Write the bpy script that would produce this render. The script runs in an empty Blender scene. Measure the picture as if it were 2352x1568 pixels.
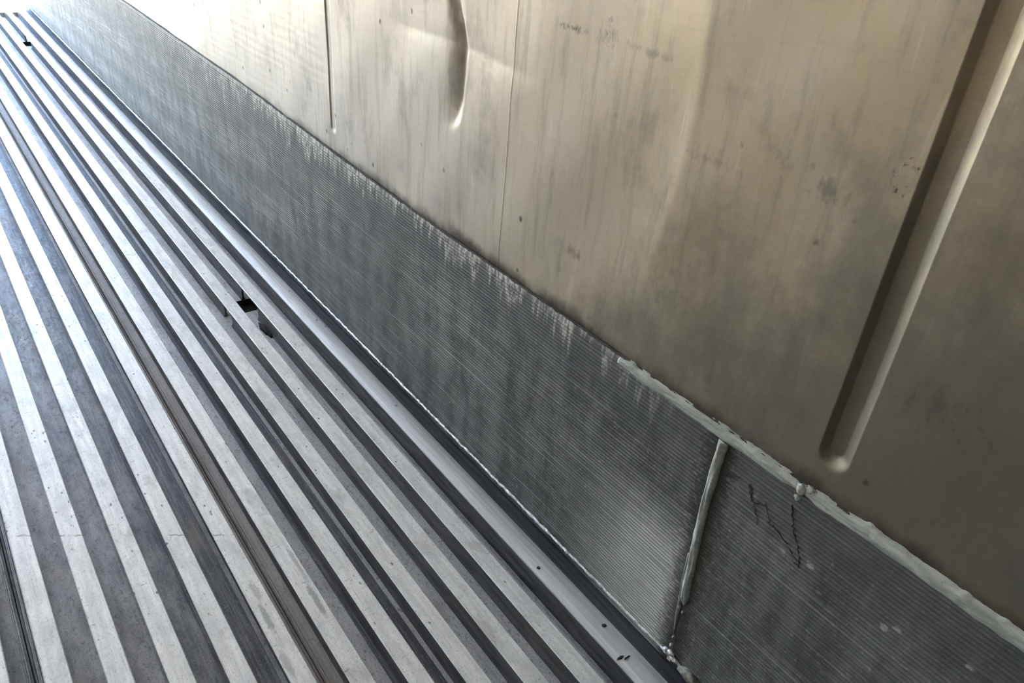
import bpy, math, random
import numpy as np
from mathutils import Matrix, Vector, noise

random.seed(7)
C = bpy.context.scene.collection
S = 0.065            # one floor-rail pitch in metres; all builders below work in pitches
CAMH = 14.551        # camera height above the rail tops, in pitches

# ------------------------------------------------------------------ camera
cam_d = bpy.data.cameras.new('camera')
cam = bpy.data.objects.new('camera', cam_d)
C.objects.link(cam)
cam_d.sensor_fit = 'HORIZONTAL'
cam_d.sensor_width = 36.0
cam_d.lens = 36.0 * 1771.49 / 2352.0
cam_d.clip_start = 0.02
r = Vector((0.80247336, -0.59144057, 0.07895923))
u = Vector((0.2606901, 0.46654529, 0.84520776))
f = Vector((0.53672822, 0.65767283, -0.52857287))
M = Matrix((r, u, -f)).transposed().to_4x4()
M.translation = Vector((0, 0, CAMH * S))
cam.matrix_world = M
bpy.context.scene.camera = cam

# ------------------------------------------------------------------ sky, sun, door portal, exposure
w = bpy.data.worlds.new('sky')
bpy.context.scene.world = w
w.use_nodes = True
nt = w.node_tree
sky = nt.nodes.new('ShaderNodeTexSky')
sky.sky_type = 'NISHITA'
sky.sun_disc = False
sky.sun_elevation = math.radians(52)
sky.sun_rotation = math.radians(100)
sky.air_density = 1.0
sky.dust_density = 1.5
bgn = nt.nodes['Background']
bgn.inputs['Strength'].default_value = 0.45
nt.links.new(sky.outputs[0], bgn.inputs['Color'])

sd = bpy.data.lights.new('sun', 'SUN')
sd.energy = 8.0
sd.angle = math.radians(0.6)
sd.color = (1.0, 0.93, 0.82)
sun = bpy.data.objects.new('sun', sd)
C.objects.link(sun)
sun.rotation_euler = Vector((-0.62, 0.16, -0.77)).to_track_quat('-Z', 'Y').to_euler()

pd = bpy.data.lights.new('door_portal', 'AREA')
pd.shape = 'RECTANGLE'
pd.size = 35.2 * S
pd.size_y = 38.0 * S
pd.cycles.is_portal = True
portal = bpy.data.objects.new('door_portal', pd)
C.objects.link(portal)
portal.location = (-7.4 * S, 86.3 * S, 18.5 * S)
portal.rotation_euler = Vector((0, -1, 0)).to_track_quat('-Z', 'Z').to_euler()

vs = bpy.context.scene.view_settings
vs.view_transform = 'Standard'
vs.look = 'None'
vs.gamma = 1.0
vs.use_curve_mapping = False
vs.exposure = 3.0

# ------------------------------------------------------------------ node helper
class G:
    """small shader-graph builder; vectors are world positions in pitches"""
    def __init__(s, name):
        s.m = bpy.data.materials.new(name)
        s.m.use_nodes = True
        s.t = s.m.node_tree
        s.b = s.t.nodes['Principled BSDF']
        g = s.t.nodes.new('ShaderNodeNewGeometry')
        sc = s.t.nodes.new('ShaderNodeVectorMath')
        sc.operation = 'SCALE'
        sc.inputs['Scale'].default_value = 1.0 / S
        s.t.links.new(g.outputs['Position'], sc.inputs[0])
        s.P = sc.outputs[0]
        sp = s.t.nodes.new('ShaderNodeSeparateXYZ')
        s.t.links.new(s.P, sp.inputs[0])
        s.x, s.y, s.z = sp.outputs
    def put(s, sock, v):
        if hasattr(v, 'is_linked'):
            s.t.links.new(v, sock)
        elif isinstance(v, (tuple, list)) and len(v) == 3 and sock.type == 'RGBA':
            sock.default_value = (*v, 1)
        else:
            sock.default_value = v
    def math(s, op, a, b=0.0, c=None, clamp=False):
        n = s.t.nodes.new('ShaderNodeMath')
        n.operation = op
        n.use_clamp = clamp
        s.put(n.inputs[0], a)
        s.put(n.inputs[1], b)
        if c is not None:
            s.put(n.inputs[2], c)
        return n.outputs[0]
    def add(s, a, b): return s.math('ADD', a, b)
    def sub(s, a, b): return s.math('SUBTRACT', a, b)
    def mul(s, a, b): return s.math('MULTIPLY', a, b)
    def mad(s, a, b, c): return s.math('MULTIPLY_ADD', a, b, c)
    def xyz(s, x, y, z):
        n = s.t.nodes.new('ShaderNodeCombineXYZ')
        s.put(n.inputs[0], x); s.put(n.inputs[1], y); s.put(n.inputs[2], z)
        return n.outputs[0]
    def sv(s, k):
        """position stretched by k=(kx,ky,kz)"""
        n = s.t.nodes.new('ShaderNodeVectorMath')
        n.operation = 'MULTIPLY'
        s.t.links.new(s.P, n.inputs[0])
        n.inputs[1].default_value = k
        return n.outputs[0]
    def noise(s, k, scale=1.0, detail=3.0, rough=0.55, dist=0.0, off=None):
        n = s.t.nodes.new('ShaderNodeTexNoise')
        v = s.sv(k) if isinstance(k, tuple) else k
        if off:
            o = s.t.nodes.new('ShaderNodeVectorMath')
            s.t.links.new(v, o.inputs[0]); o.inputs[1].default_value = off
            v = o.outputs[0]
        s.t.links.new(v, n.inputs['Vector'])
        n.inputs['Scale'].default_value = scale
        n.inputs['Detail'].default_value = detail
        n.inputs['Roughness'].default_value = rough
        n.inputs['Distortion'].default_value = dist
        return n.outputs['Fac']
    def voro(s, k, scale=1.0, rnd=1.0):
        n = s.t.nodes.new('ShaderNodeTexVoronoi')
        s.t.links.new(s.sv(k) if isinstance(k, tuple) else k, n.inputs['Vector'])
        n.inputs['Scale'].default_value = scale
        n.inputs['Randomness'].default_value = rnd
        return n
    def ss(s, v, a, b, lo=0.0, hi=1.0):
        n = s.t.nodes.new('ShaderNodeMapRange')
        n.interpolation_type = 'SMOOTHSTEP'
        s.put(n.inputs['Value'], v)
        if a > b:
            a, b, lo, hi = b, a, hi, lo
        n.inputs['From Min'].default_value = a
        n.inputs['From Max'].default_value = b
        n.inputs['To Min'].default_value = lo
        n.inputs['To Max'].default_value = hi
        return n.outputs['Result']
    def mix(s, fac, a, b, mode='MIX'):
        n = s.t.nodes.new('ShaderNodeMix')
        n.data_type = 'RGBA'
        n.blend_type = mode
        s.put(n.inputs['Factor'], fac)
        s.put(n.inputs['A'] if False else n.inputs[6], a)
        s.put(n.inputs[7], b)
        return n.outputs[2]
    def val(s, c):
        n = s.t.nodes.new('ShaderNodeRGB')
        n.outputs[0].default_value = (*c, 1)
        return n.outputs[0]
    def bump(s, h, strength=0.3, dist=0.002):
        n = s.t.nodes.new('ShaderNodeBump')
        n.inputs['Strength'].default_value = strength
        n.inputs['Distance'].default_value = dist
        s.put(n.inputs['Height'], h)
        s.t.links.new(n.outputs[0], s.b.inputs['Normal'])
    def spot(s, y, z, ry, rz, soft=0.6, wob=None):
        """0..1 mask of an elliptic mark on the side wall"""
        a = s.mul(s.sub(s.y, y), 1.0 / ry)
        b = s.mul(s.sub(s.z, z), 1.0 / rz)
        d = s.math('SQRT', s.add(s.mul(a, a), s.mul(b, b)))
        if wob is not None:
            d = s.add(d, wob)
        return s.ss(d, 1.0, 1.0 - soft)
    def out(s, color, rough, metal, spec=0.5):
        s.put(s.b.inputs['Base Color'], color)
        s.put(s.b.inputs['Roughness'], rough)
        s.put(s.b.inputs['Metallic'], metal)
        s.put(s.b.inputs['Specular IOR Level'], spec)
        return s.m

# ------------------------------------------------------------------ materials
def mat_rail_top():
    g = G('worn_rail_top')
    long1 = g.noise((7.0, 0.55, 3.0), 1.0, 4, 0.6)
    long2 = g.noise((26.0, 1.1, 5.0), 1.0, 3, 0.6)
    blot = g.noise((1.6, 0.9, 1.0), 1.0, 5, 0.65)
    fine = g.noise((14.0, 9.0, 9.0), 1.0, 5, 0.7)
    col = g.mix(g.ss(long1, 0.35, 0.68), (0.76, 0.765, 0.76), (0.93, 0.93, 0.92))
    col = g.mix(g.ss(blot, 0.45, 0.72, 0, 0.45), col, (0.52, 0.52, 0.51))
    spk = g.noise((18.0, 12.0, 9.0), 1.0, 5, 0.75, off=(5, 5, 5))
    col = g.mix(g.ss(fine, 0.52, 0.72, 0, 0.6), col, (0.40, 0.41, 0.42))
    col = g.mix(g.ss(spk, 0.58, 0.70, 0, 0.65), col, (0.26, 0.265, 0.275))
    wear = g.mul(g.ss(g.noise((1.2, 0.5, 1.0), 1.0, 5, 0.7, off=(3, 7, 9)), 0.54, 0.66), 0.5)
    col = g.mix(wear, col, (0.44, 0.435, 0.42))
    # pits, short cross nicks
    v = g.voro((5.0, 2.6, 3.0), 1.0)
    gate = g.ss(g.noise((2.2, 1.0, 2.0), 1.0, 2, 0.5, off=(7, 3, 1)), 0.47, 0.58)
    pit = g.mul(g.ss(v.outputs['Distance'], 0.17, 0.08), gate)
    col = g.mix(g.mul(pit, 0.85), col, (0.09, 0.09, 0.09))
    pk = g.noise((38.0, 24.0, 9.0), 1.0, 3, 0.7, off=(2, 2, 2))
    col = g.mix(g.ss(pk, 0.57, 0.68, 0, 0.55), col, (0.22, 0.225, 0.235))
    v2 = g.voro((1.1, 5.5, 2.0), 1.0)
    nick = g.mul(g.ss(v2.outputs['Distance'], 0.13, 0.06), g.ss(long2, 0.42, 0.55))
    col = g.mix(g.mul(nick, 0.6), col, (0.15, 0.15, 0.15))
    # drag scratches along the rail
    sc = g.noise((60.0, 0.7, 10.0), 1.0, 2, 0.5, off=(3, 0, 0))
    col = g.mix(g.ss(sc, 0.62, 0.72, 0, 0.45), col, (0.92, 0.93, 0.93))
    col = g.mix(g.ss(sc, 0.36, 0.28, 0, 0.45), col, (0.25, 0.25, 0.26))
    # greasy drips on single rails (x, y, half sizes)
    for (x, y, rx, ry, c, k) in ((3.20, 11.55, 0.075, 0.50, (0.30, 0.305, 0.29), 0.75), (3.27, 12.3, 0.08, 0.35, (0.34, 0.34, 0.32), 0.6),
                                 (4.30, 11.3, 0.07, 0.55, (0.24, 0.24, 0.24), 0.7), (4.36, 12.6, 0.06, 0.6, (0.33, 0.33, 0.32), 0.6), (3.12, 10.2, 0.08, 0.5, (0.36, 0.36, 0.34), 0.6)):
        a = g.mul(g.sub(g.x, x), 1.0 / rx)
        b = g.mul(g.sub(g.y, y), 1.0 / ry)
        d = g.add(g.math('SQRT', g.add(g.mul(a, a), g.mul(b, b))), g.add(g.mul(g.sub(blot, 0.5), 2.2), g.mul(g.sub(fine, 0.5), 2.4)))
        col = g.mix(g.mul(g.ss(d, 1.15, 0.5), k), col, c)
    # hairline cracks across the first rails
    yc = g.add(g.add(g.y, g.mul(g.x, 0.62)), g.mul(g.sub(long1, 0.5), 0.25))
    hair = g.mul(g.ss(g.math('ABSOLUTE', g.sub(yc, 16.4)), 0.035, 0.015), g.ss(g.noise((3.0, 0.5, 1.0), 1.0, 2, 0.5, off=(4, 4, 0)), 0.4, 0.55))
    hair = g.mul(hair, g.ss(g.x, 3.6, 3.5))
    col = g.mix(g.mul(hair, 0.7), col, (0.25, 0.23, 0.20))
    g.bump(g.add(g.mul(long2, 0.6), g.add(g.mul(fine, 0.5), g.mul(pit, -0.8))), 0.35, 0.0012)
    return g.out(col, g.ss(fine, 0.3, 0.7, 0.40, 0.54), 0.10)

def mat_rail_dull():
    """channel floors; each channel has its own amount of pale dust or black dirt"""
    g = G('oxidised_channel_metal')
    sp = g.noise((11.0, 6.0, 5.0), 1.0, 5, 0.74)
    bl = g.noise((2.4, 0.7, 1.5), 1.0, 5, 0.65)
    ln = g.noise((16.0, 0.45, 4.0), 1.0, 3, 0.6)
    rp = g.t.nodes.new('ShaderNodeValToRGB')
    rp.color_ramp.interpolation = 'CONSTANT'
    dust = (0.50, 0.45, 0.50, 0.45, 0.30, 0.12, 0.50, 0.72, 0.04, 0.85, 0.85, 0.92, 0.6)   # channels from x=-3 to x=10
    while len(rp.color_ramp.elements) < len(dust):
        rp.color_ramp.elements.new(0.5)
    for k, d in enumerate(dust):
        e = rp.color_ramp.elements[k]
        e.position = k / 13.0
        e.color = (d, d, d, 1)
    g.put(rp.inputs[0], g.math('MULTIPLY', g.add(g.x, 3.0), 1 / 13.0, clamp=True))
    amt = g.t.nodes.new('ShaderNodeRGBToBW')
    g.t.links.new(rp.outputs[0], amt.inputs[0])
    k = g.ss(g.add(amt.outputs[0], g.mul(g.sub(bl, 0.5), 0.9)), 0.0, 1.0)
    col = g.mix(k, (0.10, 0.105, 0.125), (0.90, 0.90, 0.90))
    col = g.mix(g.ss(ln, 0.45, 0.68, 0, 0.4), col, (0.52, 0.52, 0.52))
    col = g.mix(g.ss(sp, 0.54, 0.66, 0, 0.6), col, (0.15, 0.15, 0.165))
    col = g.mix(g.ss(sp, 0.42, 0.32, 0, 0.4), col, (0.55, 0.55, 0.56))
    pk = g.noise((34.0, 22.0, 9.0), 1.0, 4, 0.75, off=(6, 2, 2))
    col = g.mix(g.ss(pk, 0.52, 0.64, 0, 0.60), col, (0.17, 0.17, 0.185))
    col = g.mix(g.ss(pk, 0.44, 0.34, 0, 0.45), col, (0.62, 0.62, 0.63))
    rust = g.ss(g.noise((1.3, 0.35, 1.0), 1.0, 3, 0.6, off=(9, 4, 2)), 0.55, 0.72, 0, 0.5)
    col = g.mix(rust, col, (0.40, 0.33, 0.26))
    tan = g.mul(g.mul(g.ss(g.x, 3.45, 3.5), g.ss(g.x, 4.6, 4.5)), 0.45)
    col = g.mix(tan, col, (0.50, 0.42, 0.34))
    g.bump(sp, 0.35, 0.0015)
    return g.out(col, g.ss(sp, 0.35, 0.7, 0.42, 0.62), 0.15)

def mat_edge():
    g = G('smooth_edge_metal')
    ln = g.noise((12.0, 0.3, 5.0), 1.0, 3, 0.55)
    bl = g.noise((2.0, 0.5, 1.5), 1.0, 4, 0.6)
    col = g.mix(g.ss(ln, 0.35, 0.7), (0.52, 0.53, 0.55), (0.70, 0.70, 0.70))
    col = g.mix(g.ss(bl, 0.5, 0.72, 0, 0.4), col, (0.44, 0.41, 0.37))
    pit = g.ss(g.voro((2.2, 1.4, 2.0), 1.0).outputs['Distance'], 0.12, 0.05)
    col = g.mix(g.mul(pit, 0.7), col, (0.1, 0.1, 0.1))
    g.bump(ln, 0.2, 0.001)
    return g.out(col, 0.55, 0.2)

YJ0, ZJ0, YJ1, ZJ1 = 5.96, 0.2, 6.15, 5.8     # the sealed joint between the two scuff plates
def joint_y(z):
    return YJ0 + (YJ1 - YJ0) * (z - ZJ0) / (ZJ1 - ZJ0)

def mat_scuff():
    g = G('ribbed_scuff_aluminium')
    cl = g.noise((1.0, 1.5, 0.6), 1.0, 6, 0.7)
    hz = g.noise((1.0, 0.25, 9.0), 1.0, 3, 0.6)
    sp = g.noise((9.0, 9.0, 14.0), 1.0, 4, 0.75)
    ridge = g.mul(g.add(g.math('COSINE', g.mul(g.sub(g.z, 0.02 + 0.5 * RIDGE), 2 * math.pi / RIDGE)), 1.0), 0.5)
    col = g.mix(g.ss(cl, 0.33, 0.68), (0.098, 0.099, 0.096), (0.205, 0.206, 0.20))
    col = g.mix(g.ss(hz, 0.5, 0.75, 0, 0.5), col, (0.42, 0.42, 0.41))
    col = g.mix(g.ss(sp, 0.56, 0.74, 0, 0.75), col, (0.5, 0.5, 0.48))
    col = g.mix(g.ss(sp, 0.42, 0.3, 0, 0.5), col, (0.09, 0.09, 0.092))
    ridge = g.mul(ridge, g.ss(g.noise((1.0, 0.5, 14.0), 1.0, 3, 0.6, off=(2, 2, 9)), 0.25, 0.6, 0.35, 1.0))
    # paler crests and darker grooves of the ribs
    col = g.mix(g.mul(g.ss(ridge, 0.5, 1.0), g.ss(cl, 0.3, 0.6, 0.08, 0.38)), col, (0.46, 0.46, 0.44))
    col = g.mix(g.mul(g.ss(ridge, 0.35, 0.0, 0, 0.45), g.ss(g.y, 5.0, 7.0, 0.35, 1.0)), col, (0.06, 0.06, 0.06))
    # paler zone beside the joint: rib-crest reflection put into the colour
    crest_light = g.mul(g.ss(g.add(g.y, g.mul(cl, 3.0)), 11.5, 8.0), g.ss(g.add(g.z, g.mul(cl, 2.0)), 5.0, 3.2))
    crest_light = g.mul(crest_light, g.ss(g.y, 5.9, 6.3))
    col = g.mix(g.mul(crest_light, g.ss(ridge, 0.1, 0.9, 0.4, 0.95)), col, (0.80, 0.80, 0.75))
    # dark band below the rim, pale lime runs hanging from it
    dz = g.sub(6.1, g.z)
    band = g.mul(g.ss(g.add(dz, g.mul(cl, 1.0)), 2.3, 1.0), 0.6)
    col = g.mix(band, col, (0.12, 0.122, 0.125))
    run = g.noise((1.0, 3.8, 0.30), 1.0, 4, 0.66)
    wide = g.noise((1.0, 1.1, 0.1), 1.0, 2, 0.5, off=(0, 5, 0))
    reach = g.mad(run, 3.2, -1.25)
    reach = g.add(reach, g.mul(g.sub(wide, 0.5), 1.8))
    lime = g.mul(g.ss(g.sub(reach, dz), -0.25, 0.25), g.ss(g.noise((5.0, 9.0, 3.0), 1.0, 5, 0.72), 0.38, 0.62))
    lime = g.mul(g.mul(lime, g.ss(g.y, 6.6, 9.5)), g.ss(g.y, 42.0, 22.0, 0.25, 1.0))
    lime = g.mul(lime, g.ss(g.noise((1.0, 0.55, 0.2), 1.0, 3, 0.6, off=(0, 1, 6)), 0.33, 0.52, 0.4, 1.0))
    col = g.mix(g.mul(lime, 0.85), col, (0.66, 0.64, 0.58))
    # cement specks on the near plate
    v = g.voro((3.0, 3.0, 3.0), 1.0)
    gate = g.ss(g.noise((1.0, 0.9, 0.9), 1.0, 3, 0.5, off=(1, 8, 5)), 0.56, 0.66)
    dab = g.mul(g.mul(g.ss(g.add(v.outputs['Distance'], g.mul(sp, 0.5)), 0.52, 0.40), gate), g.ss(g.y, 6.0, 5.4))
    col = g.mix(g.mul(dab, 0.8), col, (0.5, 0.5, 0.48))
    # grime along the sealed joint
    yj = g.mad(g.sub(g.z, ZJ0), (YJ1 - YJ0) / (ZJ1 - ZJ0), YJ0)
    dj = g.math('ABSOLUTE', g.sub(g.y, yj))
    gr = g.add(dj, g.mul(g.sub(g.noise((3.0, 5.0, 14.0), 1.0, 5, 0.75), 0.5), 1.1))
    col = g.mix(g.mul(g.ss(g.math('ABSOLUTE', g.sub(dj, 0.34)), 0.22, 0.05), g.ss(g.noise((9.0, 9.0, 9.0), 1.0, 4, 0.7, off=(5, 5, 1)), 0.52, 0.62, 0, 0.6)), col, (0.42, 0.41, 0.38))
    col = g.mix(g.ss(gr, 0.62, 0.12, 0, 0.85), col, (0.055, 0.05, 0.043))
    g.bump(g.add(sp, g.mul(lime, 0.8)), 0.3, 0.0012)
    return g.out(col, g.ss(sp, 0.35, 0.7, 0.58, 0.72), 0.25, 0.25)

def mat_wall():
    g = G('stained_steel_lining')
    big = g.noise((1.0, 0.22, 0.16), 1.0, 4, 0.55)
    st = g.noise((1.0, 3.2, 0.34), 1.0, 5, 0.66)
    st2 = g.noise((1.0, 7.0, 0.6), 1.0, 5, 0.68, off=(0, 3, 7))
    hz = g.noise((1.0, 0.7, 9.0), 1.0, 5, 0.65, 0.6)
    fine = g.noise((8.0, 8.0, 8.0), 1.0, 4, 0.7)
    age = g.ss(g.add(g.y, g.mul(g.sub(big, 0.5), 14.0)), 22.0, 6.0)      # the nearer sheet has yellowed more
    col = g.mix(age, (0.53, 0.50, 0.45), (0.535, 0.445, 0.315))
    col = g.mix(g.ss(g.noise((1.0, 0.9, 0.7), 1.0, 6, 0.7, off=(8, 8, 1)), 0.42, 0.62, 0.0, 0.35), col, (0.57, 0.525, 0.45))
    col = g.mix(g.ss(st, 0.49, 0.70, 0, 0.62), col, (0.35, 0.315, 0.26))
    col = g.mix(g.ss(st2, 0.56, 0.75, 0, 0.22), col, (0.38, 0.34, 0.27))
    col = g.mix(g.ss(st, 0.42, 0.3, 0, 0.35), col, (0.74, 0.70, 0.60))
    col = g.mix(g.ss(hz, 0.50, 0.72, 0, 0.16), col, (0.36, 0.32, 0.26))
    # diffuse handling dirt
    dirt = g.ss(g.noise((1.0, 0.8, 0.5), 1.0, 5, 0.65, off=(2, 9, 4)), 0.52, 0.72, 0, 0.55)
    col = g.mix(dirt, col, (0.27, 0.25, 0.225))
    # ragged grey patch low on the nearer sheet: dirt, plus shade put into the colour
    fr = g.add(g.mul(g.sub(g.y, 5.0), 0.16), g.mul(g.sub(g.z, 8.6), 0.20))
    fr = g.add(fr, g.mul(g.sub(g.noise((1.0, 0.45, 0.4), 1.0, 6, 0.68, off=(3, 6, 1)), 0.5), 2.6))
    dirt_shade = g.ss(fr, 0.98, -0.30, 0, 0.80)
    col = g.mix(dirt_shade, col, (0.20, 0.183, 0.15))
    # small rust-brown flecks
    v = g.voro((1.0, 1.5, 1.1), 1.0)
    gate = g.ss(g.noise((1.0, 0.55, 0.6), 1.0, 3, 0.6, off=(4, 1, 0)), 0.45, 0.56)
    fl = g.mul(g.ss(g.add(v.outputs['Distance'], g.mul(fine, 0.14)), 0.19, 0.11), gate)
    col = g.mix(g.mul(fl, 0.85), col, (0.10, 0.075, 0.055))
    # single marks seen in the picture
    wob = g.mul(g.sub(g.noise((4.0, 5.0, 3.0), 1.0, 5, 0.75, off=(1, 1, 1)), 0.42), 4.2)
    def mark(m, c, k):
        nonlocal col
        col = g.mix(g.mul(m, k), col, c)
    for (y, z, ry, rz, c, k) in (
            (10.65, 12.05, 0.5, 0.35, (0.16, 0.12, 0.09), 0.6),
            (11.6, 11.95, 0.75, 0.10, (0.13, 0.09, 0.07), 0.8),
            (9.55, 11.95, 0.9, 0.14, (0.22, 0.19, 0.16), 0.5),
            (5.65, 10.85, 0.55, 0.42, (0.17, 0.16, 0.15), 0.6),
            (6.5, 10.9, 0.45, 0.35, (0.22, 0.20, 0.19), 0.45),
            (3.1, 8.6, 1.0, 0.7, (0.13, 0.12, 0.105), 0.5),
            (10.8, 7.65, 0.45, 0.35, (0.30, 0.17, 0.16), 0.6),
            (7.9, 10.6, 1.2, 0.25, (0.30, 0.21, 0.17), 0.5),
            (8.0, 7.9, 1.0, 0.9, (0.26, 0.24, 0.21), 0.5)):
        mark(g.spot(y, z, ry, rz, 1.0, wob), c, k)
    # ring of black flecks beside the pressed rib
    ra = g.spot(4.66, 11.4, 0.22, 0.34, 0.35)
    rb = g.spot(4.66, 11.4, 0.12, 0.20, 0.4)
    ring = g.mul(g.sub(ra, rb), g.ss(fine, 0.53, 0.62))
    mark(g.math('MAXIMUM', ring, 0.0), (0.06, 0.055, 0.045), 0.85)
    # rust bleeding out of the seam above the scuff plate
    rim = g.mad(g.ss(g.y, 17.0, 42.0), 0.38, 6.08)
    dz = g.sub(g.z, rim)
    bleed = g.add(dz, g.mul(g.sub(g.noise((1.0, 1.1, 0.9), 1.0, 5, 0.6), 0.5), -0.8))
    bl = g.ss(bleed, 0.40, -0.02)
    bl = g.mul(bl, g.ss(g.y, 40.0, 14.0))
    mark(bl, (0.05, 0.03, 0.018), 0.95)
    # soft oil sheen bands left by brushing
    wv = g.t.nodes.new('ShaderNodeTexWave')
    wv.wave_type = 'BANDS'
    wv.bands_direction = 'Z'
    g.t.links.new(g.sv((1.0, 0.28, 1.0)), wv.inputs['Vector'])
    wv.inputs['Scale'].default_value = 1.1
    wv.inputs['Distortion'].default_value = 5.0
    wv.inputs['Detail'].default_value = 2.5
    h = g.add(g.mul(st, 0.4), g.add(g.mul(hz, 0.35), g.mul(g.mul(wv.outputs['Fac'], g.ss(g.y, 17, 24)), 0.5)))
    g.bump(h, 0.22, 0.0012)
    return g.out(col, g.ss(fine, 0.3, 0.7, 0.55, 0.64), g.math('MULTIPLY_ADD', bl, -0.78, 0.8))

def mat_sealant():
    g = G('grey_green_sealant')
    a = g.noise((6.0, 1.2, 9.0), 1.0, 4, 0.65)
    b = g.noise((12.0, 12.0, 12.0), 1.0, 4, 0.7)
    col = g.mix(g.ss(a, 0.35, 0.68), (0.36, 0.385, 0.35), (0.54, 0.555, 0.51))
    col = g.mix(g.ss(b, 0.58, 0.72, 0, 0.6), col, (0.22, 0.22, 0.18))
    g.bump(g.add(a, g.mul(b, 0.6)), 0.5, 0.002)
    return g.out(col, 0.55, 0.0, 0.4)

def mat_plain(name, c, rough=0.5, metal=0.0, var=0.25, k=(3.0, 3.0, 3.0), bump=0.2):
    g = G(name)
    a = g.noise(k, 1.0, 4, 0.6)
    lo = tuple(v * (1 - var) for v in c)
    hi = tuple(min(1, v * (1 + var)) for v in c)
    g.bump(a, bump, 0.001)
    return g.out(g.mix(g.ss(a, 0.3, 0.7), lo, hi), rough, metal)

RIDGE = 0.0905
TOP = mat_rail_top()
DULL = mat_rail_dull()
WEB = mat_plain('shaded_rail_web', (0.21, 0.21, 0.215), 0.5, 0.4, 0.35, (9, 0.8, 6))  # same metal in shade: the dark under the flanges is in this colour
EDGE = mat_edge()
GUTTER = mat_plain('dark_slate_gutter', (0.13, 0.135, 0.15), 0.5, 0.5, 0.3, (8, 0.6, 4))  # gutter faces, darker than the flat top of the edge rail
SCUFF = mat_scuff()
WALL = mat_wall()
SEAL = mat_sealant()
WELD = mat_plain('silver_weld', (0.74, 0.75, 0.77), 0.42, 0.35, 0.35, (14, 10, 14), 0.6)
CREAM = mat_plain('warm_white_lining', (0.76, 0.73, 0.67), 0.5, 0.1, 0.06, (1, 0.3, 0.2))
WHITE = mat_plain('white_ceiling_lining', (0.88, 0.87, 0.84), 0.5, 0.0, 0.03, (1, 0.3, 0.2))
STAIN = mat_plain('brushed_steel_lining', (0.70, 0.63, 0.53), 0.5, 0.5, 0.06, (1, 0.3, 0.2))
BULK = mat_plain('dark_bulkhead_grille', (0.10, 0.10, 0.10), 0.6, 0.2, 0.3)
GROUND = mat_plain('sunlit_concrete', (0.46, 0.385, 0.265), 0.9, 0.0, 0.12, (0.2, 0.2, 0.2))
DARK = mat_plain('black_dirt_and_shade', (0.035, 0.033, 0.03), 0.8, 0.0, 0.3, (9, 9, 9))  # real dirt, and the painted shade inside the drain holes
CRUST = mat_plain('grey_crust', (0.30, 0.29, 0.26), 0.8, 0.0, 0.5, (9, 9, 9), 0.6)
SEAMD = mat_plain('dark_old_sealant', (0.055, 0.045, 0.035), 0.8, 0.0, 0.5, (9, 3, 9), 0.6)
STEEL = mat_plain('door_sill_steel', (0.5, 0.48, 0.40), 0.5, 0.4, 0.15)

# ------------------------------------------------------------------ object helpers
def link(name, verts, faces, mats, parent=None, smooth=True, midx=None):
    me = bpy.data.meshes.new(name)
    me.from_pydata([tuple(float(c) * S for c in v) for v in verts], [], faces)
    for m in (mats if isinstance(mats, (list, tuple)) else [mats]):
        me.materials.append(m)
    if midx is not None:
        me.polygons.foreach_set('material_index', midx)
    me.polygons.foreach_set('use_smooth', [smooth] * len(me.polygons))
    me.update()
    o = bpy.data.objects.new(name, me)
    C.objects.link(o)
    if parent:
        o.parent = parent
    return o

def tag(o, label=None, cat=None, group=None, kind=None):
    if label: o['label'] = label
    if cat: o['category'] = cat
    if group: o['group'] = group
    if kind: o['kind'] = kind
    return o

def box(x0, x1, y0, y1, z0, z1):
    v = [(x, y, z) for x in (x0, x1) for y in (y0, y1) for z in (z0, z1)]
    fc = [(0, 1, 3, 2), (4, 6, 7, 5), (0, 4, 5, 1), (2, 3, 7, 6), (0, 2, 6, 4), (1, 5, 7, 3)]
    return v, fc

def joinm(parts):
    V, F = [], []
    for v, fc in parts:
        o = len(V)
        V += list(v)
        F += [tuple(i + o for i in q) for q in fc]
    return V, F

def extrude(prof, ys, closed=True, caps=True):
    """profile in x,z swept along y"""
    n = len(prof)
    V = [(x, y, z) for y in ys for (x, z) in prof]
    F = []
    m = n if closed else n - 1
    for k in range(len(ys) - 1):
        for i in range(m):
            j = (i + 1) % n
            F.append((k * n + i, k * n + j, (k + 1) * n + j, (k + 1) * n + i))
    if closed and caps:
        F.append(tuple(range(n - 1, -1, -1)))
        F.append(tuple(range((len(ys) - 1) * n, len(ys) * n)))
    return V, F

# ------------------------------------------------------------------ setting: floor
XL, XS, XW = -25.2, 10.2, 10.245         # left wall, scuff-plate face, right lining
Y0, Y1 = -26.0, 85.4                    # bulkhead, door end
ZT = 38.0                               # ceiling
DEP = -0.92                             # channel depth
floor = link('floor', *box(XL, 11.2, Y0, Y1, DEP - 0.5, DEP - 0.25), DARK, smooth=False)
tag(floor, 'grooved aluminium floor of long T-shaped rails running to the open door', 'floor', kind='structure')

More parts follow.
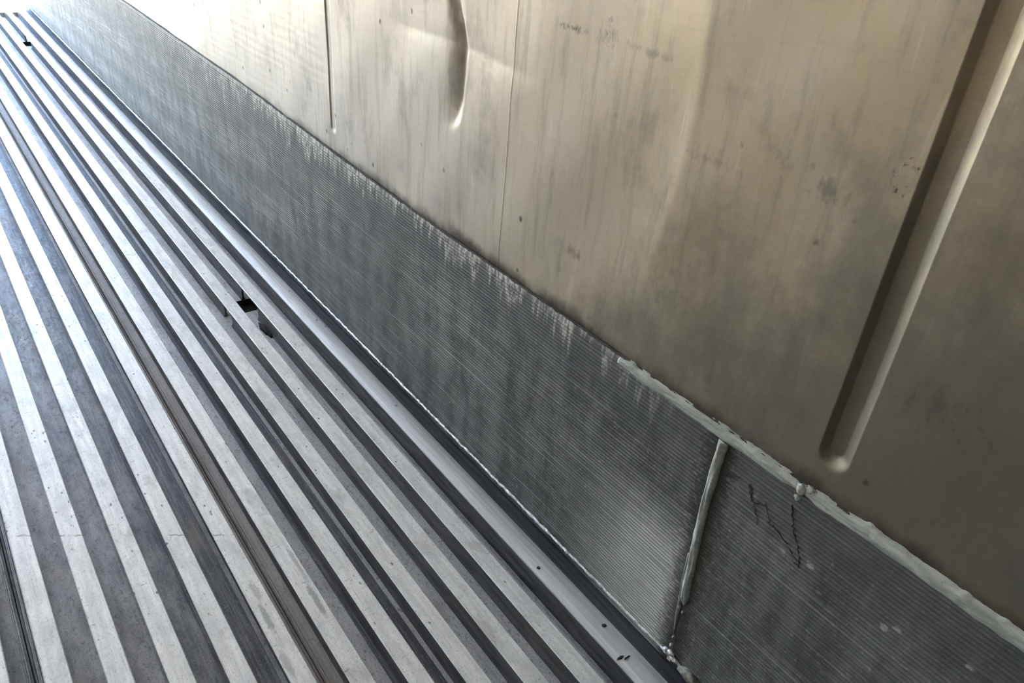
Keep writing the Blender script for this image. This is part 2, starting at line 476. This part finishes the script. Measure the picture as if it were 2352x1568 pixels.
FW = 0.455                              # flange width
prof = [(0.0, -0.02), (0.018, 0.0), (FW - 0.018, 0.0), (FW, -0.02), (FW, -0.065), (FW - 0.02, -0.08),
        (0.285, -0.10), (0.262, -0.14), (0.258, -0.80), (0.30, DEP), (0.14, DEP), (0.182, -0.80),
        (0.178, -0.14), (0.155, -0.10), (0.02, -0.08), (0.0, -0.065)]
def rail_mesh(holes=()):
    """the T rail; holes = y ranges in which the web is cut away for drainage"""
    n = len(prof)
    ys = [Y0, Y1]
    if not holes:
        V, F = extrude(prof, ys)
        mi = [0 if k in (0, 1, 2) else 1 for k in range(n)] + [1, 1]
        return V, F, mi
    V, F, mi = [], [], []
    head = prof[:7] + [(0.262, -0.14), (0.178, -0.14)] + prof[13:]
    foot = [(0.262, -0.14), (0.258, -0.80), (0.30, DEP), (0.14, DEP), (0.182, -0.80), (0.178, -0.14)]
    v, fc = extrude(head, ys)
    V += v; F += fc; mi += [0 if k in (0, 1, 2) else 1 for k in range(len(head))] + [1, 1]
    cuts = [Y0] + [c for h in holes for c in h] + [Y1]
    for a, b in zip(cuts[::2], cuts[1::2]):
        v, fc = extrude(foot, [a, b])
        o = len(V)
        V += v; F += [tuple(i + o for i in q) for q in fc]; mi += [1] * len(fc)
    return V, F, mi

HOLES = ((25.95, 26.95), (73.3, 75.0))
planks = []
SEAM = 3.79
xs = [SEAM + 5 * k for k in range(-6, 3)]
rails = [9.008 - k for k in range(1, 34)]
base_me = None
rail_me = None
for a, b in zip(xs[:-1], xs[1:]):
    lo, hi = max(a, XL + 0.05), min(b, 10.15)
    # base plate with two thin weld lips along each long edge
    g = 0.012
    lip = [(0.05, DEP), (0.06, DEP + 0.07), (0.085, DEP + 0.07), (0.10, DEP)]
    pr = [(lo + g, DEP - 0.2), (lo + g, DEP)] if lo == a else [(lo, DEP - 0.2), (lo, DEP)]
    if lo == a:
        pr = [(lo + g, DEP - 0.2), (lo + g, DEP + 0.05), (lo + 0.03, DEP + 0.07), (lo + 0.055, DEP + 0.05), (lo + 0.07, DEP),
              (lo + 0.10, DEP), (lo + 0.11, DEP + 0.04), (lo + 0.13, DEP + 0.04), (lo + 0.14, DEP)]
    if hi == b:
        pr += [(hi - 0.14, DEP), (hi - 0.13, DEP + 0.04), (hi - 0.11, DEP + 0.04), (hi - 0.10, DEP), (hi - 0.07, DEP),
               (hi - 0.055, DEP + 0.05), (hi - 0.03, DEP + 0.07), (hi - g, DEP + 0.05), (hi - g, DEP - 0.2)]
    else:
        pr += [(hi, DEP), (hi, DEP - 0.2)]
    if lo < 8.2 < hi:
        # the drained channel: the base plate is left open at each outlet
        left = [p for p in pr if p[0] < 7.9]
        left += [(7.93, DEP), (7.93, DEP - 0.2)]
        right = [(8.60, DEP - 0.2), (8.60, DEP)] + [p for p in pr if p[0] > 8.62]
        parts = [extrude(left, [Y0, Y1]), extrude(right, [Y0, Y1])]
        cuts = [Y0, HOLES[0][0], HOLES[0][1], HOLES[1][0], HOLES[1][1], Y1]
        for c, d in zip(cuts[::2], cuts[1::2]):
            parts.append(box(7.93, 8.60, c, d, DEP - 0.2, DEP))
        V, F = joinm(parts)
    else:
        V, F = extrude(pr, [Y0, Y1])
    p = link('floor_plank', V, F, DULL, floor, smooth=False)
    if lo < 8.2 < hi:
        for (c, d) in HOLES:      # dark liner added in each drain outlet, painting the shade down the hole
            e, t = 0.004, 0.02
            V, F = joinm([box(7.93 + e, 7.93 + t, c + e, d - e, DEP - 0.24, DEP - 0.006), box(8.60 - t, 8.60 - e, c + e, d - e, DEP - 0.24, DEP - 0.006),
                          box(7.93 + e, 8.60 - e, c + e, c + t, DEP - 0.24, DEP - 0.006), box(7.93 + e, 8.60 - e, d - t, d - e, DEP - 0.24, DEP - 0.006)])
            tag(link('drain_shade_liner', V, F, DARK, p, smooth=False), 'added dark liner for the shade down the square drain hole in the channel')
    for x in rails:
        if a < x + 0.2 < b:
            h = ()
            if abs(x - 8.008) < 0.01 : h = ((25.25, 26.95), (72.3, 75.0))
            if abs(x - 7.008) < 0.01 : h = ((25.2, 26.0),)
            if h:
                V, F, mi = rail_mesh(h)
                q = link('floor_rail', V, F, [TOP, WEB], p, smooth=False, midx=mi)
            elif rail_me is None:
                V, F, mi = rail_mesh()
                q = link('floor_rail', V, F, [TOP, WEB], p, smooth=False, midx=mi)
                rail_me = q.data
            else:
                q = bpy.data.objects.new('floor_rail', rail_me)
                C.objects.link(q)
                q.parent = p
            q.location.x = x * S

# the last rail beside the scuff plate: flat top that rolls down into a shallow gutter
ep = [(9.008, -0.02), (9.026, 0.0), (9.40, 0.0), (9.47, -0.004), (9.54, -0.02), (9.62, -0.055), (9.72, -0.115), (9.84, -0.19), (9.98, -0.27),
      (10.08, -0.31), (10.215, -0.33), (10.215, -0.42), (9.9, -0.35), (9.5, -0.12), (9.27, -0.10), (9.262, -0.14), (9.258, -0.8), (9.3, DEP), (9.14, DEP), (9.182, -0.8),
      (9.178, -0.14), (9.155, -0.1), (9.02, -0.08), (9.008, -0.065)]
V, F = extrude(ep, list(np.linspace(Y0, Y1, 12)))
emi = [1 if 5 <= k <= 10 else 2 if 13 <= k <= 22 else 0 for k in range(len(ep))] * 11 + [0, 0]
tag(link('edge_rail', V, F, [EDGE, GUTTER, WEB], floor, smooth=True, midx=emi), 'smooth edge rail rolling down into a gutter beside the scuff plate')

# ------------------------------------------------------------------ setting: right wall
def smooth01(t):
    t = np.clip(t, 0, 1)
    return t * t * (3 - 2 * t)

def rib(y, z, yc, zb, hw, D, sn, sf):
    """pressed vertical rib, round at its lower end zb; sn/sf = widths of its near and far flanks"""
    dy = y - yc
    dz = np.minimum(z - (zb + hw), 0.0)
    d = np.sqrt(dy * dy + dz * dz)
    q = np.clip(0.5 + 0.5 * dy / np.maximum(d, 1e-6), 0, 1)
    sl = sn + (sf - sn) * smooth01(q)
    sl = np.where(dz < 0, sl + 0.12 * np.clip(-dz / hw, 0, 1), sl)
    t = np.clip((hw - d) / sl, 0, 1)
    return D * t

def relief(y, z):
    """depth of the lining (towards +x) at y,z"""
    x = np.zeros_like(y)
    x += rib(y, z, 4.19, 6.66, 0.2775, 0.135, 0.19, 0.10)
    x += rib(y, z, 22.38, 6.80, 0.19, 0.035, 0.10, 0.035)
    x += rib(y, z, -14.2, 6.66, 0.2775, 0.135, 0.19, 0.10)
    # torn-in vertical dent with a sharp near lip
    yc = np.interp(z, [8.6, 8.95, 9.2, 9.6, 10.2, 10.78, 11.3, 11.75, 12.6, 14, 40], [15.78, 15.72, 15.56, 15.50, 15.46, 15.46, 15.60, 15.80, 16.05, 16.2, 16.2])
    amp = smooth01((z - 8.7) / 1.0)
    near = smooth01((y - (yc - 0.30)) / 0.30)
    wf = np.interp(z, [9.0, 10.8, 11.8, 40], [0.75, 0.55, 0.32, 0.32])
    far = np.clip(1 - (y - yc) / wf, 0, 1) ** 2.2
    x += 0.15 * amp * np.where(y < yc, near, far)
    # horizontal crease crossing the dent
    e = smooth01((y - 12.2) / 1.6) * smooth01((19.4 - y) / 2.0)
    zc = 10.82 + 0.04 * np.sin(y * 1.3)
    t = z - zc
    x += 0.045 * e * np.where(t < 0, np.exp(t / 0.30), np.exp(-t / 0.7))
    # buckle line
    yb = 8.38 + 0.035 * (z - 11.3) ** 2
    t = y - yb
    k = smooth01((z - 6.3) / 2.5)
    x += 0.12 * k * np.where(t > 0, (1 - np.exp(-np.maximum(t, 0) / 1.1)) * np.exp(-np.maximum(t, 0) / 3.0), 0)
    # broad oil-canning
    x += 0.03 * np.sin(y * 0.62 + 0.5) * np.sin(z * 0.45) + 0.018 * np.sin(y * 1.7 + z * 0.7) * np.sin(z * 0.9 + y * 0.3)
    return x

def ysamples(a, b):
    out = []
    y = a
    while y < b - 1e-6:
        out.append(y)
        if 3.6 < y < 4.7 or 21.95 < y < 22.75: st = 0.012
        elif 13.15 < y < 13.5: st = 0.02
        elif 14.9 < y < 17.0: st = 0.045
        elif 7.8 < y < 10: st = 0.08
        elif 0 < y < 25: st = 0.16
        else: st = 0.6
        y += st
    out.append(b)
    return np.array(out)

zs = np.concatenate([np.arange(5.6, 6.35, 0.2), np.arange(6.4, 7.3, 0.05), np.arange(7.3, 8.6, 0.12), np.arange(8.6, 11.3, 0.06), np.arange(11.3, 17.9, 0.3), np.linspace(18, ZT, 12)])
zs = zs[np.concatenate([[True], np.diff(zs) > 0.02])]
wall = link('wall_right', *box(10.75, 11.1, Y0, Y1, -0.6, ZT), CREAM, smooth=False)
tag(wall, 'stained beige steel side wall lining of the container, to the right', 'wall', kind='structure')
def lining(a, b, lap):
    ys = ysamples(a, b)
    Yg, Zg = np.meshgrid(ys, zs, indexing='ij')
    X = XW + relief(Yg, Zg)
    if lap == 'over':      # the near sheet laps over the far one with a slightly lifted edge
        X -= 0.010 * np.exp(-((Yg - b) / 0.035) ** 2) + 0.004
    n, m = Yg.shape
    V = np.stack([X, Yg, Zg], -1).reshape(-1, 3).tolist()
    F = [(i * m + j, i * m + j + 1, (i + 1) * m + j + 1, (i + 1) * m + j) for i in range(n - 1) for j in range(m - 1)]
    if lap == 'over':      # give the lapping edge its thickness
        o = len(V)
        V += [(X[-1, j] + 0.05, b + 0.004, zs[j]) for j in range(m)]
        F += [((n - 1) * m + j, (n - 1) * m + j + 1, o + j + 1, o + j) for j in range(m - 1)]
    return V, F
yl = 13.38
V, F = lining(Y0, yl, 'over')
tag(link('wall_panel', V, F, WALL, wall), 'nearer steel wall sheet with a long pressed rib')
V, F = lining(yl - 0.15, Y1, 'under')
V = [(x + (0.012), y, z) for x, y, z in V]
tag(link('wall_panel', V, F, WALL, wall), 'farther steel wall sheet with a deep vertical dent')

# ------------------------------------------------------------------ scuff plates
def ztop(y):
    return float(np.interp(y, [0, 9, 12, 16, 22, 30, 48, 86], [6.10, 6.09, 6.09, 6.07, 6.15, 6.36, 6.48, 6.52]))
base = link('baseboard_right', *box(10.34, 10.6, Y0, Y1, -0.55, 5.7), CREAM, smooth=False)
tag(base, 'ribbed grey aluminium scuff plates along the foot of the right wall', 'baseboard', kind='structure')
def scuff(ya, yb, slant_a, slant_b):
    zz = []
    z = -0.36
    zz.append((z, 0.0))
    z = 0.02
    k = 0
    zend = 5.95
    while z < zend:
        for q, d in ((0.0, 0.0), (0.25, -0.011), (0.5, -0.022), (0.75, -0.011)):
            zz.append((z + q * RIDGE, d))
        z += RIDGE
    zz += [(z + 0.01, 0.0)]
    nz = len(zz)
    ys = sorted(set([ya, yb] + [y for y in np.arange(-26, 86, 2.0) if ya + 0.5 < y < yb - 0.5]))
    V, F = [], []
    for y in ys:
        dzt = ztop(y) - 6.09
        for (z, d) in zz:
            zf = z + dzt * max(0.0, z / 6.0)
            yy = y
            if y == ya and slant_a: yy = joint_y(z) + 0.05
            if y == yb and slant_b: yy = joint_y(z) - 0.05
            V.append((XS + d + 0.012 * math.sin(y * 0.8 + z * 0.5), yy, zf))
        zt = ztop(y)
        yy = y
        if y == ya and slant_a: yy = joint_y(6.0) + 0.05
        if y == yb and slant_b: yy = joint_y(6.0) - 0.05
        V.append((XS + 0.0, yy, zt))
        V.append((XS + 0.012, yy, zt + 0.012))
        V.append((XS + 0.05, yy, zt + 0.012))
        V.append((XS + 0.12, yy, zt - 0.3))
    n = nz + 4
    for i in range(len(ys) - 1):
        for j in range(n - 1):
            F.append((i * n + j, i * n + j + 1, (i + 1) * n + j + 1, (i + 1) * n + j))
    return V, F
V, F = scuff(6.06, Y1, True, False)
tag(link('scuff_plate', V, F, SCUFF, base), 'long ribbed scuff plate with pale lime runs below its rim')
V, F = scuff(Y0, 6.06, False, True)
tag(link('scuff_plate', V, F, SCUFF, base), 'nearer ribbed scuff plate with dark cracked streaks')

# crusty weld along the foot of the plates
def tube(path, rad, nseg=7, jitter=0.0, seed=0.0, flat=1.0):
    V, F = [], []
    P = [Vector(p) for p in path]
    for i, p in enumerate(P):
        t = (P[min(i + 1, len(P) - 1)] - P[max(i - 1, 0)]).normalized()
        a = t.cross(Vector((1, 0, 0)))
        if a.length < 1e-3: a = t.cross(Vector((0, 0, 1)))
        a.normalize()
        b = t.cross(a).normalized()
        for k in range(nseg):
            th = 2 * math.pi * k / nseg
            rr = rad[i] if isinstance(rad, (list, tuple)) else rad
            q = p * 9.0
            rr *= 1 + jitter * noise.noise(Vector((q.x + 5 * math.cos(th) + seed, q.y, q.z + 5 * math.sin(th))))
            V.append(p + a * math.cos(th) * rr + b * math.sin(th) * rr * flat)
    m = len(P)
    for i in range(m - 1):
        for k in range(nseg):
            F.append((i * nseg + k, i * nseg + (k + 1) % nseg, (i + 1) * nseg + (k + 1) % nseg, (i + 1) * nseg + k))
    F.append(tuple(range(nseg)))
    F.append(tuple(range((m - 1) * nseg, m * nseg)))
    return V, F
ys = np.concatenate([np.arange(0.0, 30, 0.06), np.arange(30, Y1, 0.5)])
path = [(XS - 0.02 + 0.012 * noise.noise(Vector((y * 2.0, 0, 3))), y, -0.10 + 0.02 * noise.noise(Vector((y * 3.1, 1, 0)))) for y in ys]
V, F = tube(path, 0.044, 6, 0.8)
tag(link('weld_bead', V, F, WELD, base), 'silvery weld bead along the foot of the scuff plates')

# old dark sealant squeezed out along the rim
ys = np.concatenate([np.arange(-4.0, 30, 0.08), np.arange(30, Y1, 0.6)])
path = [(XW - 0.012, y, ztop(y) + 0.02 + 0.012 * noise.noise(Vector((y * 1.7, 2, 0)))) for y in ys]
V, F = tube(path, 0.034, 6, 0.6, 5.0)
tag(link('rim_seam', V, F, SEAMD, base), 'thin dark brown line of old sealant along the rim')

# dark wandering cracks on the near plate
def ribbon(pts, wd, x, seed):
    P = []
    for (a, b) in zip(pts[:-1], pts[1:]):
        for k in range(8):
            t = k / 8
            P.append((a[0] + (b[0] - a[0]) * t, a[1] + (b[1] - a[1]) * t))
    P.append(pts[-1])
    path = []
    for i, (y, z) in enumerate(P):
        q = Vector((i * 0.9 + seed, seed, 0))
        path.append((x, y + 0.09 * noise.noise(q), z + 0.09 * noise.noise(q + Vector((0, 9, 0)))))
    rad = [wd * (0.5 + 0.8 * abs(noise.noise(Vector((i * 0.6, seed, 4))))) for i in range(len(path))]
    return tube(path, rad, 5, 0.3, seed, 1.0)
for k, (pts, wd) in enumerate((
        ([(5.37, 5.43), (5.25, 5.11), (4.97, 5.23), (4.79, 4.95), (4.59, 4.91), (4.3, 4.74), (4.05, 4.54)], 0.012),
        ([(4.53, 5.59), (4.40, 5.29), (4.18, 4.86), (4.03, 4.56)], 0.014),
        ([(5.40, 5.42), (5.16, 5.0), (4.95, 4.75)], 0.009),
        ([(5.93, 5.18), (5.80, 5.30), (5.62, 5.40)], 0.009))):
    V, F = ribbon(pts, wd, XS - 0.021, 3.7 * k)
    tag(link('crack_streak', V, F, DARK, base), 'dark crack-like streak')

# ------------------------------------------------------------------ sealant
def strip_bead(ys, zc, hw, bulge, seed):
    """flattened bead along y on the rim of the plate"""
    V, F = [], []
    n = 13
    for i, y in enumerate(ys):
        e = min(1.0, min(y - ys[0], ys[-1] - y) / 0.35 + 0.15)
        c = zc(y) + 0.035 * noise.noise(Vector((y * 0.9, seed, 0)))
        up = hw * (1 + 0.30 * noise.noise(Vector((y * 2.3, seed, 5)))+ 0.25 * noise.noise(Vector((y * 9.0, seed, 6)))) * (0.45 + 0.55 * e)
        dn = hw * (1 + 0.30 * noise.noise(Vector((y * 1.2, seed, 9))) + 0.12 * noise.noise(Vector((y * 5.0, seed, 2)))) * (0.35 + 0.65 * e)
        for k in range(n):
            t = k / (n - 1) * 2 - 1
            z = c + (up * t if t > 0 else dn * t)
            xb = XS if z < ztop(y) else min(XW, XS + (z - ztop(y)) * 1.2)
            bb = bulge * (1 - t ** 4) * (0.75 + 0.45 * noise.noise(Vector((y * 1.6, t * 2.2, seed)))+ 0.25 * noise.noise(Vector((y * 7.0, t * 3.0, seed))))
            bb -= 0.03 * math.exp(-((t - 0.35) / 0.12) ** 2) * max(0.0, noise.noise(Vector((y * 1.1, seed, 20))) + 0.2)
            V.append((xb - 0.004 - max(bb, 0.0), y, z))
    for i in range(len(ys) - 1):
        for k in range(n - 1):
            F.append((i * n + k, i * n + k + 1, (i + 1) * n + k + 1, (i + 1) * n + k))
    o = len(V)
    m = len(ys)
    # back face so that the bead is a solid
    V += [(XS + 0.06, ys[0], zc(ys[0])), (XS + 0.06, ys[-1], zc(ys[-1]))]
    for k in range(n - 1):
        F.append((o, k + 1, k))
        F.append((o + 1, (m - 1) * n + k, (m - 1) * n + k + 1))
    for i in range(m - 1):
        pass
    return V, F
V, F = strip_bead(list(np.arange(4.50, 8.98, 0.05)), lambda y: ztop(y) - 0.06 - 0.02 * max(0, y - 7.5), 0.135, 0.075, 1.3)
tag(link('sealant_bead', V, F, SEAL, None), 'pale grey-green sealant strip on the plate rim above the vertical joint', 'sealant')
V, F = strip_bead(list(np.arange(-3.0, 4.46, 0.05)), lambda y: ztop(y) - 0.05, 0.135, 0.07, 8.1)
tag(link('sealant_bead', V, F, SEAL, None), 'pale grey-green sealant strip running off to the lower right of the lump', 'sealant')
# lump between the two strips
def lump(c, rad, seed, sub=2):
    import bmesh
    bm = bmesh.new()
    bmesh.ops.create_icosphere(bm, subdivisions=sub, radius=1.0)
    V = []
    for v in bm.verts:
        q = v.co
        k = 1 + 0.45 * noise.noise(q * 1.7 + Vector((seed, 0, 0))) + 0.2 * noise.noise(q * 4.0 + Vector((0, seed, 0)))
        V.append((c[0] + q.x * rad[0] * k, c[1] + q.y * rad[1] * k, c[2] + q.z * rad[2] * k))
    F = [tuple(x.index for x in fc.verts) for fc in bm.faces]
    bm.free()
    return V, F
parts = [lump((XS - 0.03, 4.46, 6.03), (0.07, 0.09, 0.12), 2.0, 3), lump((XS + 0.0, 4.33, 6.10), (0.06, 0.12, 0.05), 6.0, 3), lump((XS, 4.50, 5.80), (0.03, 0.06, 0.07), 9.0, 3)]
V, F = joinm(parts)
tag(link('sealant_lump', V, F, SEAL, None), 'crumpled lump of sealant where two rim strips meet', 'sealant')

def vert_bead(pts, hw, bulge, seed, taper=0.2):
    """bead running down the joint; pts = (y,z) centre line"""
    P = []
    for (a, b) in zip(pts[:-1], pts[1:]):
        m = max(2, int(abs(b[1] - a[1]) / 0.05))
        for k in range(m):
            t = k / m
            P.append((a[0] + (b[0] - a[0]) * t, a[1] + (b[1] - a[1]) * t))
    P.append(pts[-1])
    V, F = [], []
    n = 11
    for i, (y, z) in enumerate(P):
        e = min(1.0, (len(P) - 1 - i) * 0.05 / taper * 0.8 + 0.2)
        lf = hw * (1 + 0.25 * noise.noise(Vector((z * 2.1, seed, 0))) + 0.12 * noise.noise(Vector((z * 8.0, seed, 1)))) * e
        rt = hw * (1 + 0.25 * noise.noise(Vector((z * 1.7, seed, 4))) + 0.12 * noise.noise(Vector((z * 7.0, seed, 3)))) * e
        for k in range(n):
            t = k / (n - 1) * 2 - 1
            yy = y + (lf * t if t > 0 else rt * t)
            bb = bulge * (1 - abs(t) ** 3) * (0.85 + 0.4 * noise.noise(Vector((z * 1.5, t * 2.0, seed))))
            V.append((XS - 0.012 - max(bb, 0) * e, yy, z))
        V.append((XS + 0.05, y, z))
    n += 1
    for i in range(len(P) - 1):
        for k in range(n):
            k2 = (k + 1) % n
            F.append((i * n + k, i * n + k2, (i + 1) * n + k2, (i + 1) * n + k))
    F.append(tuple(range(n - 1, -1, -1)))
    F.append(tuple(range((len(P) - 1) * n, len(P) * n)))
    return V, F
a = vert_bead([(6.12, 5.86), (6.135, 5.05), (6.13, 4.02), (6.06, 2.87), (6.03, 2.1), (5.965, 1.55)], 0.105, 0.09, 2.2)
b = vert_bead([(6.17, 2.9), (6.14, 2.1), (6.09, 1.7), (6.06, 1.2), (6.0, 0.55)], 0.03, 0.05, 5.2, 0.5)
V, F = joinm([a, b])
tag(link('sealant_bead', V, F, SEAL, None), 'vertical grey sealant strip over the joint between the two scuff plates', 'sealant')
parts = [lump((XS - 0.02, 6.08, 1.66), (0.05, 0.05, 0.10), 3.0), lump((XS - 0.02, 6.05, 1.42), (0.04, 0.04, 0.06), 4.0),
         lump((XS - 0.02, 5.93, 1.36), (0.04, 0.03, 0.05), 5.0), lump((XS - 0.02, 5.97, 0.22), (0.05, 0.05, 0.05), 5.5), lump((XS - 0.02, 5.98, 0.48), (0.04, 0.03, 0.05), 7.5)]
V, F = joinm(parts)
tag(link('sealant_crumbs', V, F, SEAL, base), 'torn sealant crumbs at the foot of the joint')
parts = [lump((XS - 0.05, 5.92 + 0.16 * math.sin(k * 2.4), -0.02 + 0.05 * math.cos(k * 1.7)), (0.06, 0.09, 0.06), 11.0 + k) for k in range(6)]
V, F = joinm(parts)
tag(link('weld_lump', V, F, WELD, base), 'rough silver weld spatter at the foot of the joint')
parts = [lump((XS - 0.09, 5.35, -0.05), (0.12, 0.28, 0.09), 21.0, 3), lump((XS - 0.10, 5.05, -0.12), (0.08, 0.12, 0.07), 23.0, 3)]
V, F = joinm(parts)
tag(link('sealant_flake', V, F, CRUST, None), 'grey broken flake of sealant lying at the foot of the nearer scuff plate', 'debris')

# ------------------------------------------------------------------ the rest of the room, outside the frame
tag(link('wall_left', *box(XL - 0.4, XL, Y0, Y1, -0.6, ZT), STAIN, smooth=False), 'pale lining of the opposite side wall', 'wall', kind='structure')
tag(link('wall_back', *box(XL - 0.4, 11.1, Y0 - 0.4, Y0, -1.4, ZT), BULK, smooth=False), 'dark refrigeration bulkhead behind the camera', 'wall', kind='structure')
tag(link('ceiling', *box(XL - 0.4, 11.1, Y0 - 0.4, Y1, ZT, ZT + 0.4), WHITE, smooth=False), 'pale ceiling lining', 'ceiling', kind='structure')
tag(link('trim_1', *box(XL - 0.4, 11.1, Y1, Y1 + 1.8, -1.5, -0.55), STEEL, smooth=False), 'steel door sill at the far end of the floor', 'door sill', kind='structure')
tag(link('trim_2', *box(10.35, 11.4, Y1, Y1 + 1.2, -1.4, ZT), STEEL, smooth=False), 'steel door post at the far end of the right wall', 'door post', kind='structure')
tag(link('ground', *box(-700, 700, Y1 + 1.9, 1400, -4.5, -3.2), GROUND, smooth=False), 'sunlit pale concrete yard outside the open doors', 'ground', kind='structure')

tag(link('baseboard_left', *box(XL - 0.1, XL + 0.12, Y0, Y1, -0.5, 6.1), SCUFF, smooth=False), 'grey scuff plate along the foot of the opposite wall', 'baseboard', kind='structure')
# ------------------------------------------------------------------ loose bits on the floor
for k, (x, y, rx, ry, lab) in enumerate((
        (9.17, 9.41, 0.045, 0.05, 'tiny black chip on the edge rail, farther up the floor'),
        (9.40, 7.28, 0.06, 0.05, 'small dark chip on the middle of the edge rail'),
        (9.14, 6.46, 0.10, 0.035, 'thin black sliver lying across the edge rail near the joint foot'),
        (9.26, 6.38, 0.09, 0.022, 'finer dark sliver just nearer than the thin black sliver on the edge rail'))):
    V, F = lump((x, y, 0.004), (rx, ry, 0.012), 31.0 + k)
    tag(link('dirt_chip', V, F, DARK, None), lab, 'dirt', 'dark chips on the edge rail')

V, F = joinm([lump((8.09, 24.45, DEP + 0.03), (0.10, 0.42, 0.10), 41.0, 3), lump((8.12, 23.95, DEP + 0.02), (0.06, 0.2, 0.07), 43.0, 3)])
tag(link('grime_clump', V, F, DARK, None), 'black clump of grime in a floor channel just nearer than the square drain hole', 'dirt')
